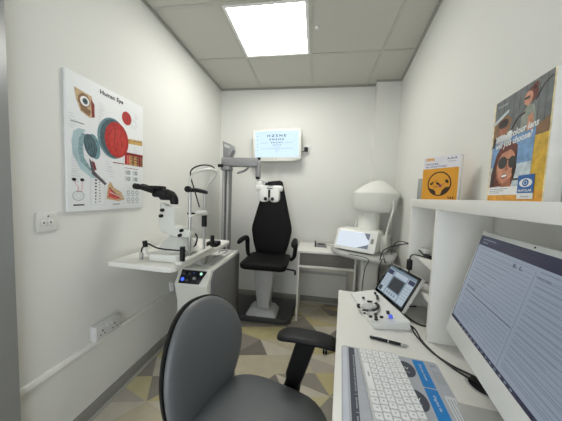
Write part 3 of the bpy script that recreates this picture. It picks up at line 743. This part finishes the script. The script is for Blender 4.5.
# leaflet display
A, B = V(1.692, -1.53, ZH), V(1.778, -1.662, ZH)
du = (B - A).normalized()
t = thing('booklet', (A + B) / 2, 'square orange booklet with a round face motif on the white shelf', 'booklet')
Fl = plane(A, du, (0, 0, 1))
LW, LH = .178, .195
Fl = Fl @ Matrix.Diagonal(((B - A).length / LW, 1, 1, 1))
mb = MB(); mb.F = Fl; mb.box((0, 0, -.018), (LW, LH, 0), mat('booklet_white', (230, 229, 226), .45), .001); part(mb, 'block', t)
mb = MB(); mb.F = Fl
AMB = mat('booklet_amber', (220, 156, 48), .45); DBR = mat('booklet_dark_brown', (58, 36, 22), .45)
rect(mb, 0, .0, LW - .004, .142, .0005, AMB); rect(mb, 0, .142, LW - .004, LH, .0005, mat('booklet_pale', (224, 222, 226), .45))
rect(mb, .014, .178, .055, .19, .0009, AMB); text(mb, 'Dry eyes', .016, .1805, .009, .0013, WHT, width=.036)
text(mb, 'Understanding', .014, .16, .012, .0009, mat('ink_violet', (96, 92, 140), .5, var=.22, scale=55), width=.062, bold=.01); text(mb, 'age related changes', .014, .148, .011, .0009, mat('ink_violet', (96, 92, 140), .5, var=.22, scale=55), width=.105, bold=.01)
text(mb, 'A-A-A', .118, .178, .012, .0009, INK, width=.045, bold=.02); rect(mb, .122, .168, .16, .170, .0009, INKG)
ringf(mb, .088, .072, .052, .058, .0009, DBR, 40, .95)
def arcp(a0, a1): return [(.088 + .054 * math.cos(R(q_)), .072 + .051 * math.sin(R(q_))) for q_ in range(a0, a1 + 1, 5)]
flat(mb, arcp(200, 258) + [(.074, .036), (.062, .047), (.046, .05)], .001, DBR); flat(mb, arcp(280, 345) + [(.136, .058), (.118, .056), (.104, .042)], .001, DBR)
MAG = mat('ink_magenta', (150, 60, 100), .5)
for x, y, r, m_ in ((.05, .072, .007, DBR), (.058, .078, .005, DBR), (.08, .074, .007, DBR), (.087, .07, .006, DBR), (.095, .062, .008, MAG), (.124, .084, .008, DBR), (.128, .078, .006, DBR), (.072, .084, .003, DBR), (.07, .06, .003, DBR), (.064, .056, .0025, DBR), (.078, .058, .003, DBR), (.06, .066, .0025, DBR)): flat(mb, ell(x, y, r, r * .8, 14), .001, m_)
stroke(mb, [(.098, .068), (.116, .072)], .0025, .0011, MAG)
for k in range(3): flat(mb, ell(.136 + k * .011, .012, .0035, .0035, 10), .001, DBR)
rect(mb, .136, .006, .162, .008, .001, DBR)
part(mb, 'cover', t)
t2 = MB(); t2.F = Fl; t2.box((-.012, 0, -.042), (.155, .165, -.022), AMB, .001); tag(t2.build('booklet'), 'plain orange booklet edge peeking out behind the face motif booklet', 'booklet')
t2 = MB(); t2.F = Fl; t2.box((-.07, 0, -.075), (.06, .105, -.057), mat('card_grey', (158, 164, 160), .5), .001); tag(t2.build('card_pack'), 'short pale grey pack of cards at the back of the orange booklets', 'card pack')

# ------------------------------------------------------------------ computer
BL, TL = V(1.642, -1.9, .844), V(1.720, -1.9, 1.186)
u = V(-.2, -.98, 0)
Fm = plane(BL, u, TL - BL)
t = thing('desktop_computer', (1.66, -2.15, ZD), 'large white all-in-one computer with a page of text on screen', 'computer')
MW, MH = .53, .352
mb = MB(); mb.F = Fm
mb.box((0, 0, -.022), (MW, MH, 0), WPL, .005); mb.box((.04, .03, -.040), (MW - .04, MH - .06, -.022), WPL, .008); part(mb, 'casing', t)
mb = MB(); mb.F = Fm
SW = emit('page_white', (138, 149, 164), .58); SN = emit('page_navy', (26, 28, 62), .5); SL = emit('page_line', (120, 131, 147), .56); ST = emit('page_text', (58, 64, 80), .4)
x0, x1, y0, y1 = .012, MW - .012, .056, MH - .014
mb.box((x0, y0, -.002), (x1, y1, .0008), SW)
h = .0012
rect(mb, x0, y1 - .030, x1, y1, h, SN); rect(mb, x0, y0, x1, y0 + .010, h, SN); rect(mb, x0, y0, x0 + .003, y1, h, SN)
for k in range(30): rect(mb, x0 + .02 + (k % 2) * .255, y0 + .0265 + (k // 2) * .0155, x0 + .10 + (k % 2) * .255 + (k * 53 % 7) * .016, y0 + .0285 + (k // 2) * .0155, h + .0001, SL)
rect(mb, x0 + .02, y1 - .012, x0 + .09, y1 - .009, h + .0003, SL); rect(mb, x0 + .02, y1 - .022, x0 + .05, y1 - .019, h + .0003, SL)
for k in range(22): rect(mb, x0 + .02, y0 + .022 + k * .0105, x0 + .255, y0 + .0235 + k * .0105, h, SL)
for k in range(22): rect(mb, x0 + .275, y0 + .022 + k * .0105, x1 - .03, y0 + .0235 + k * .0105, h, SL)
rect(mb, x0 + .262, y0 + .012, x0 + .264, y1 - .04, h, SL); rect(mb, x0 + .018, y0 + .105, x0 + .26, y0 + .1065, h + .0003, ST)
text(mb, 'Ocular Status', x0 + .022, y0 + .118, .010, h + .0005, ST, width=.05, bold=.01); text(mb, 'R.  L.', x0 + .19, y1 - .052, .012, h + .0005, ST, width=.035, bold=.03); text(mb, 'Contact Lens', x0 + .27, y1 - .052, .008, h + .0005, ST, width=.04)
for k in range(14): rect(mb, x0 + .06 + k * .02, y0 + .003, x0 + .068 + k * .02, y0 + .007, h + .0003, SL)
part(mb, 'screen', t)
mb = MB(); mb.F = Fm; mb.lathe([(.0, .0008), (.0022, .0008), (.0022, -.001)], BLACK, (MW * .46, MH - .007, 0), 12); part(mb, 'webcam', t)
FOOTM = mat('foot_metal', (178, 178, 175), .4, .1)
mb = MB(); mb.prism([(1.588, -2.08), (1.757, -2.10), (1.72, -2.30), (1.55, -2.27)], 2, ZD, ZD + .006, FOOTM, .0015); part(mb, 'foot', t)
mb = MB(); mb.loft([[(1.72, -2.13, ZD + .004), (1.755, -2.13, ZD + .004), (1.745, -2.25, ZD + .004), (1.71, -2.25, ZD + .004)], [(1.685, -2.13, .98), (1.72, -2.13, .98), (1.71, -2.25, .98), (1.675, -2.25, .98)]], FOOTM); part(mb, 'stand_arm', t)

# phoropter control console with tilted tablet
P0, P1, P2, P3 = V(1.405, -1.432, ZD), V(1.465, -1.735, ZD), V(1.597, -1.712, ZD), V(1.53, -1.415, ZD)
t = thing('control_console', (1.5, -1.57, ZD), 'white keypad console with black dial and buttons below a tilted tablet', 'console')
mb = MB()
def q(p, z): return (p.x, p.y, z)
bot = [P0, V(1.415, -1.50, ZD), V(1.418, -1.57, ZD), V(1.43, -1.65, ZD), V(1.452, -1.752, ZD), V(1.602, -1.733, ZD), V(1.55, -1.47, ZD), V(1.535, -1.415, ZD)]
def ctop(p):
    s_ = (p.x - (1.405 + .16 * (-1.43 - p.y))) / .13
    return ZD + .018 + .022 * max(0, min(1, s_))
rings = [[q(p, ZD + .0005) for p in bot], [q(p, ctop(p) - .004) for p in bot], [q(p + (V(1.5, -1.57, ZD) - p) * .03, ctop(p)) for p in bot]]
mb.loft(rings, WPL); part(mb, 'body', t, ang=25)
cdir = V(-.2, -.98, 0); 
Fk = plane((1.485, -1.575, ZD + .0335), (-.2, -.98, 0.0), (.97, -.2, .165)) @ Matrix.Translation((0, 0, .001))
mb = MB(); mb.F = Fk
mb.lathe([(.030, -.004), (.030, .003), (.027, .004)], LGREY, (.045, -.018, 0), 24)
part(mb, 'dial', t)
for a0, a1 in ((20, 135), (155, 185), (250, 300), (330, 360)):
    mb = MB(); mb.F = Fk
    o_ = ell(.045, -.018, .058, .052, 14, a0=a0, a1=a1); i_ = ell(.045, -.018, .043, .039, 14, a0=a0, a1=a1)
    mb.prism(o_ + i_[::-1], 2, .001, .004, BLACK); part(mb, 'arc_button', t)
for x, y, a_, b_ in ((.128, .012, .009, .008), (.172, .012, .009, .008), (.15, -.010, .009, .008), (.15, .034, .009, .008), (.15, .012, .008, .007), (-.05, -.04, .009, .007), (.12, -.035, .006, .006)):
    mb = MB(); mb.F = Fk; mb.prism(ell(x, y, a_, b_, 14), 2, .001, .004, BLACK); part(mb, 'button', t)
for x0, y0, x1, y1 in ((-.12, .014, -.095, .026), (-.08, .022, -.025, .034), (.095, .056, .125, .07)):
    mb = MB(); mb.F = Fk; mb.box((x0, y0, .003), (x1, y1, .0065), BLACK, .001); part(mb, 'button', t)
mb = MB(); mb.F = Fk; mb.box((.13, .062, .003), (.162, .078, .0068), emit('blue_button', (70, 90, 210), .8), .001); part(mb, 'button', t, 'lit blue button')
Ft = plane((1.537, -1.404, .764), (.055, -.245, 0), (.082, .03, .155))
TWd, THt = .255, .182
mb = MB(); mb.F = Ft; mb.box((0, 0, -.02), (TWd, THt, -.002), WPL, .004); mb.box((.05, -.012, -.018), (TWd - .02, .03, -.006), WPL, .003); tb = part(mb, 'tablet', t, 'tilted tablet screen with black border')
mb = MB(); mb.F = Ft; mb.box((.002, .002, -.003), (TWd - .002, THt - .002, 0), GLASS, .002)
part(mb, 'glass_border', tb)
mb = MB(); mb.F = Ft
TS = emit('tablet_panel', (120, 140, 156), .55); TS2 = emit('tablet_light', (176, 190, 202), .6); TS3 = emit('tablet_dark', (58, 64, 72), .4); TS4 = emit('tablet_navy', (44, 54, 88), .5)
mb.box((.018, .018, -.001), (TWd - .018, THt - .016, .0006), TS); h = .001
rect(mb, .022, .022, .075, .153, h, TS2); rect(mb, .190, .022, .24, .153, h, TS2); rect(mb, .082, .022, .184, .052, h, TS2); rect(mb, .082, .128, .184, .152, h, TS2)
rect(mb, .085, .058, .18, .122, h, TS3); rect(mb, .022, .125, .07, .15, h + .0003, TS4); rect(mb, .195, .128, .238, .15, h + .0003, TS4); rect(mb, .024, .024, .05, .05, h + .0003, TS3)
for k in range(5): rect(mb, .026, .062 + k * .012, .07, .064 + k * .012, h + .0003, TS); rect(mb, .194, .05 + k * .014, .235, .052 + k * .014, h + .0003, TS)
for k in range(4): rect(mb, .095 + k * .02, .032, .107 + k * .02, .044, h + .0003, TS)
part(mb, 'screen', tb)

# pen
t = thing('pen', (1.485, -1.84, ZD), 'slim black ballpoint pen lying on the desk', 'pen')
p0, p1 = V(1.42, -1.823, ZD + .0065), V(1.55, -1.857, ZD + .0065)
d = p1 - p0
mb = MB(); mb.tube([p0, p0 + d * .03, p0 + d * .8], [.0045, .0055, .0058], BLACK, n=12); part(mb, 'barrel', t)
mb = MB(); mb.tube([p0 + d * .8, p0 + d * .93, p1], [.0058, .0045, .0015], STEEL, n=12); part(mb, 'tip', t)
mb = MB(); mb.tube([p0 + d * .47, p0 + d * .5], [.0063, .0063], STEEL, n=12); part(mb, 'ring', t)
mb = MB(); mb.tube([p0 + d * .04 + V(0, 0, .006), p0 + d * .36 + V(0, 0, .0075)], .0015, STEEL, n=8); part(mb, 'clip', t)

# desk mat: local x along its top edge to the right, local y down toward the camera
M0, M1, M2 = V(1.305, -1.89, ZD + .001), V(1.61, -1.924, ZD + .001), V(1.268, -2.19, ZD + .001)
ux = (M1 - M0).normalized(); uy = V(ux.y, -ux.x, 0)
Fmat = plane(M0, ux, -uy)     # local y toward the far edge; use negative values for the mat
MWm, MHm = (M1 - M0).length, .42
t = thing('desk_mat', (1.44, -2.08, ZD), 'printed grey desk mat with blue blocks and black strip under the keyboard', 'desk mat')
mb = MB(); mb.F = Fmat
mb.prism(rrect(0, -MHm, MWm, 0, .012), 2, -.0008, .001, mat('mat_grey', (178, 181, 188), .5)); part(mb, 'sheet', t)
mb = MB(); mb.F = Fmat
MBL = mat('mat_blue', (26, 128, 200), .45); MDK = mat('mat_slate', (68, 72, 84), .5); h = .0014
MLT = mat('mat_pale', (200, 204, 214), .5)
rect(mb, .004, -MHm + .01, .018, -.006, h, MLT)
rect(mb, .024, -MHm + .01, .044, -.006, h, MDK); text(mb, 'Enhanced optical products  |  lenses  |  service', .037, -.045, .008, h + .0003, INKL, width=.27, rot=-PI / 2)
rect(mb, .13, -.034, .162, -.006, h, MBL); text(mb, 'hello', .137, -.026, .010, h + .0003, WHT, width=.018)
rect(mb, .232, -.122, .266, -.006, h, MBL); rect(mb, .232, -.24, .266, -.126, h, MBL)
text(mb, 'Did you know', .247, -.025, .010, h + .0003, WHT, width=.07, rot=-PI / 2); text(mb, 'Digital fit', .247, -.15, .010, h + .0003, WHT, width=.05, rot=-PI / 2)
for cy in (-.06, -.178):
    flat(mb, ell(.20, cy, .028, .036, 28), h, MDK); text(mb, 'SV', .20, cy - .002, .016, h + .0003, WHT, width=.02, align='CENTER'); text(mb, 'lens', .20, cy - .016, .008, h + .0003, WHT, width=.016, align='CENTER')
text(mb, 'M', .283, -.028, .016, h + .0003, mat('mat_ink_blue', (50, 78, 140), .5), width=.012)
for k in range(4): rect(mb, .28 + k * .006, -.10, .2825 + k * .006, -.045, h, INKG)
rect(mb, .277, -.30, .305, -.14, h, mat('mat_white', (214, 215, 218), .5))
for k in range(3): rect(mb, .282 + k * .007, -.29, .284 + k * .007, -.15, h + .0003, INKG)
part(mb, 'print', t)

# keyboard turned so its rows run away from the camera
t = thing('keyboard', (1.40, -2.05, ZD + .003), 'slim white keyboard on the grey desk mat', 'keyboard')
K0 = V(1.357, -1.908, ZD + .0028); kx = V(-.035, -1, 0).normalized()
Fk = plane(K0, kx, (kx.y * -1, kx.x, 0))     # local x toward camera, local y to the right
KL, KW = .34, .134
mb = MB(); mb.F = Fk
mb.prism(rrect(0, 0, KL, KW, .008), 2, 0, .008, LGREY, .002); part(mb, 'body', t)
KEY = mat('key_white', (238, 238, 238), .4, var=.005); KL_ = mat('key_legend', (176, 178, 182), .5)
cnt = 0
rows = [.006 + k * .0212 for k in range(6)]
for r_, y_ in enumerate(rows):
    hh_ = .0185
    if r_ == 0: ws = [.022, .022, .022, .11, .022, .022, .022, .022, .022, .022]
    else: ws = [.024 + (0, .0, .008, .012, .004, 0)[r_]] + [.0215] * 14
    x_ = .008
    for i, w_ in enumerate(ws):
        if x_ + w_ > KL - .004: break
        mb = MB(); mb.F = Fk; mb.box((x_ + .0012, y_, .008), (x_ + w_ - .0018, y_ + hh_, .0118), KEY, .0008, 1)
        rect(mb, x_ + w_ * .38, y_ + hh_ * .38, x_ + w_ * .55, y_ + hh_ * .66, .0121, KL_)
        part(mb, 'key', t); x_ += w_

# ------------------------------------------------------------------ cables
def cable(pts, label, group=None, r=.003, extra=None):
    mb = MB(); mb.tube(pts, r, CABLE, n=8, smooth=7)
    if extra: extra(mb)
    return tag(mb.build('cable'), label, 'cable', group)
zc = ZD + .0035
cable([(1.585, -1.47, .80), (1.61, -1.52, .735 + .02), (1.60, -1.64, zc), (1.625, -1.72, zc), (1.618, -1.80, zc), (1.63, -1.88, zc), (1.66, -1.95, zc), (1.69, -1.99, zc), (1.705, -2.005, zc - .001)], 'black cable running from behind the tablet along the desk to the cable hole')
cable([(1.60, -1.50, .79), (1.62, -1.58, zc), (1.617, -1.70, zc), (1.61, -1.77, zc), (1.622, -1.86, zc), (1.655, -1.925, zc), (1.70, -1.975, zc + .003), (1.715, -2.01, zc)], 'second black cable close beside the first across the desk to the hole')
cable([(1.56, -1.392, .93), (1.585, -1.37, .985), (1.64, -1.39, 1.02), (1.70, -1.425, 1.04), (1.72, -1.485, 1.022), (1.725, -1.53, 1.008)], 'black lead looping from behind the tablet up to the small upper shelf', extra=lambda mb: mb.box((1.72, -1.585, 1.0035), (1.74, -1.53, 1.016), BLACK, .002))
cable([(1.735, -1.62, 1.0068), (1.70, -1.545, 1.0068), (1.668, -1.53, 1.003), (1.66, -1.535, .96), (1.658, -1.54, .89), (1.66, -1.53, .80), (1.64, -1.50, zc)], 'black lead with a lump hanging over the small upper shelf edge', extra=lambda mb: mb.tube([(1.66, -1.535, .985), (1.66, -1.535, .98), (1.659, -1.537, .935), (1.659, -1.537, .93)], [.006, .013, .013, .006], BLACK))
cable([(1.80, -.62, .79), (1.76, -.80, .80), (1.68, -1.10, .84), (1.60, -1.31, .92), (1.57, -1.36, .88), (1.57, -1.38, .80), (1.60, -1.43, zc)], 'black lead from the bowl instrument drooping to the back of the tablet')
cable([(1.50, -.705, .7875), (1.62, -.865, .80), (1.60, -.875, .72), (1.59, -.86, .55), (1.62, -.80, .38), (1.66, -.735, .20), (1.70, -.70, .0765)], 'black lead hanging from the front of the grey slab top to its foot')
cable([(1.86, -.66, .80), (1.80, -.86, .90), (1.74, -1.10, .985), (1.70, -1.30, 1.03), (1.715, -1.42, 1.035), (1.735, -1.475, 1.03)], 'black lead from the bowl instrument to a white plug on the small upper shelf', extra=lambda mb: mb.box((1.728, -1.53, 1.0035), (1.75, -1.475, 1.036), WPL, .003))
cable([(1.72, -1.50, zc), (1.66, -1.53, zc + .004), (1.62, -1.60, zc + .01), (1.66, -1.68, zc), (1.76, -1.70, zc)], 'loose black cable loop under the small shelves on the desk')
cable([(1.40, -.2, .742), (1.33, -.15, .741), (1.26, -.12, .741), (1.24, -.17, .75)], 'thin short black lead by the small gadget on the white back desk', r=.002)
cable([(.36, -.95, .734), (.39, -.83, .734), (.405, -.74, .736), (.37, -.68, .735), (.33, -.72, .735), (.35, -.80, .735)], 'thin dark lead curled on the equipment console top', r=.0025)

# ------------------------------------------------------------------ office chair
TH = R(-18)
t = thing('office_chair', (1.0, -2.02, 0), 'grey leatherette swivel office chair with a black arm at the desk', 'office chair', rz=TH)
Fo = fz(1.0, -2.02, 0, TH)     # local x = facing direction, local y = the sitter's left
mb = MB(); mb.F = Fo
so = []
for k in range(40):
    a = 2 * PI * k / 40; c_, s_ = math.cos(a), math.sin(a); p = 2 / 3.2
    so.append((.25 * abs(c_) ** p * (1 if c_ > 0 else -1), (.235 + .015 * c_) * abs(s_) ** p * (1 if s_ > 0 else -1)))
cushion(mb, so, .05, .03, CHAIR, Matrix.Translation((.01, 0, .455)), bend=lambda x, y: -.5 * max(0, x - .10) ** 2 * 3, p=2.4)
part(mb, 'seat', t)
mb = MB(); mb.F = Fo
cushion(mb, [(x * .97, y * .97) for x, y in so], .01, .025, BLACK, Matrix.Translation((.01, 0, .43)), p=5); part(mb, 'seat_shell', t)
# backrest
Fb = Fo @ plane((-.225, .01, .63), (0, 1, 0), (-.03, 0, 1)) @ Matrix.Rotation(R(-3), 4, 'Z')
half = [(0, .235), (.06, .228), (.115, .20), (.155, .155), (.183, .095), (.193, .03), (.182, -.05), (.16, -.12), (.138, -.19), (.12, -.24), (.08, -.268), (0, -.278)]
bo = half + [(-x, y) for x, y in half[1:-1]][::-1]
def dense(poly, n=3):
    out = []; N_ = len(poly)
    for i in range(N_):
        p0, p1, p2, p3 = [Vector(poly[(i + j - 1) % N_]) for j in range(4)]
        for k in range(n):
            s_ = k / n; out.append(tuple(.5 * (2 * p1 + (p2 - p0) * s_ + (2 * p0 - 5 * p1 + 4 * p2 - p3) * s_ * s_ + (3 * p1 - p0 - 3 * p2 + p3) * s_ ** 3)))
    return out
bo = dense(bo)
curve = lambda x, y: .9 * x * x - .35 * (y + .05) ** 2 
mb = MB(); mb.F = Fb; cushion(mb, bo, .04, .012, CHAIR, None, curve, p=2.6); part(mb, 'backrest', t, ang=60)
mb = MB(); mb.F = Fb; cushion(mb, [(x * 1.015, y * 1.015) for x, y in bo], .006, .026, BLACK, Matrix.Translation((0, 0, -.010)), curve, p=4); part(mb, 'back_shell', t, 'black plastic back shell', ang=60)
mb = MB(); mb.F = Fo; mb.tube([(-.08, 0, .40), (-.22, 0, .40), (-.262, .01, .44), (-.265, .02, .60)], [.02, .022, .022, .018], BLACK, n=10, smooth=4); part(mb, 'back_bar', t)
for sy in (1, -1):
    mb = MB(); mb.F = Fo
    yy = sy * .275
    rings = []
    for (z, x, a, b) in ((.40, .03, .04, .012), (.47, .045, .034, .016), (.50, .05, .040, .018), (.66, .095, .042, .017), (.672, .10, .055, .018)):
        rings.append([(x + px, yy + py, z) for px, py in rrect(-a, -b, a, b, .01, 3)])
    mb.loft(rings, BLACK); mb.box((-.01, min(yy, yy - sy * .15), .395), (.07, max(yy, yy - sy * .15), .415), BLACK, .005)
    ar = part(mb, 'arm_post', t)
    mb = MB(); mb.F = Fo @ Matrix.Translation((.10, yy, .683)) @ Matrix.Rotation(R(12), 4, 'Z')
    po = dense([(.13, 0), (.12, .035), (.05, .045), (-.06, .045), (-.12, .035), (-.132, 0), (-.12, -.035), (-.06, -.045), (.05, -.045), (.12, -.035)], 3)
    cushion(mb, po, .012, .016, BLACK, None, lambda x, y: -1.5 * max(0, abs(x) - .03) ** 2, p=3.5); part(mb, 'arm_pad', t, ang=60)
mb = MB(); mb.F = Fo; mb.cyl((0, 0, .10), (0, 0, .36), .026, BLACK); mb.cyl((0, 0, .30), (0, 0, .41), .035, BLACK); mb.box((-.10, -.09, .385), (.10, .09, .43), BLACK, .01); part(mb, 'gas_column', t)
for k in range(5):
    a = R(20 + 72 * k); mb = MB(); mb.F = Fo @ Matrix.Rotation(a, 4, 'Z')
    mb.tube([(.0, 0, .105), (.12, 0, .095), (.285, 0, .07)], [.03, .024, .016], BLACK, n=10); part(mb, 'base_leg', t)
    mb = MB(); mb.F = Fo @ Matrix.Rotation(a, 4, 'Z'); mb.cyl((.285, -.022, .027), (.285, -.006, .027), .027, BLACK, 16); mb.cyl((.285, .006, .027), (.285, .022, .027), .027, BLACK, 16); mb.cyl((.285, -.02, .027), (.285, .02, .027), .008, DGREY, 10); mb.cyl((.285, 0, .03), (.285, 0, .065), .006, DGREY, 10); part(mb, 'castor', t)

# ------------------------------------------------------------------ camera, world, view
CF = [228.687, .144109, .066167, .037555, 1.181674, -2.728118, 1.274695]
f, yaw, pit, rol, cx, cy, cz = CF
fw = V(-math.sin(yaw) * math.cos(pit), math.cos(yaw) * math.cos(pit), -math.sin(pit)); r0 = V(math.cos(yaw), math.sin(yaw), 0); u0 = r0.cross(fw)
rr = r0 * math.cos(rol) + u0 * math.sin(rol); uu = -r0 * math.sin(rol) + u0 * math.cos(rol)
cam = bpy.data.cameras.new('camera'); co = bpy.data.objects.new('camera', cam); C.objects.link(co)
M = Matrix.Identity(4)
for i in range(3): M[i][0] = rr[i]; M[i][1] = uu[i]; M[i][2] = -fw[i]; M[i][3] = (cx, cy, cz)[i]
co.matrix_world = M
cam.sensor_width = 36; cam.lens = f / 562 * 36; cam.clip_start = .02
S = bpy.context.scene; S.camera = co
w = bpy.data.worlds.new('world'); S.world = w; w.use_nodes = True
w.node_tree.nodes['Background'].inputs[0].default_value = (.9, .95, 1, 1); w.node_tree.nodes['Background'].inputs[1].default_value = 2.0  # world light comes in by the added doorway as front fill
S.view_settings.view_transform = 'Standard'; S.view_settings.look = 'None'; S.view_settings.gamma = 1; S.view_settings.use_curve_mapping = False
S.view_settings.exposure = 0.45
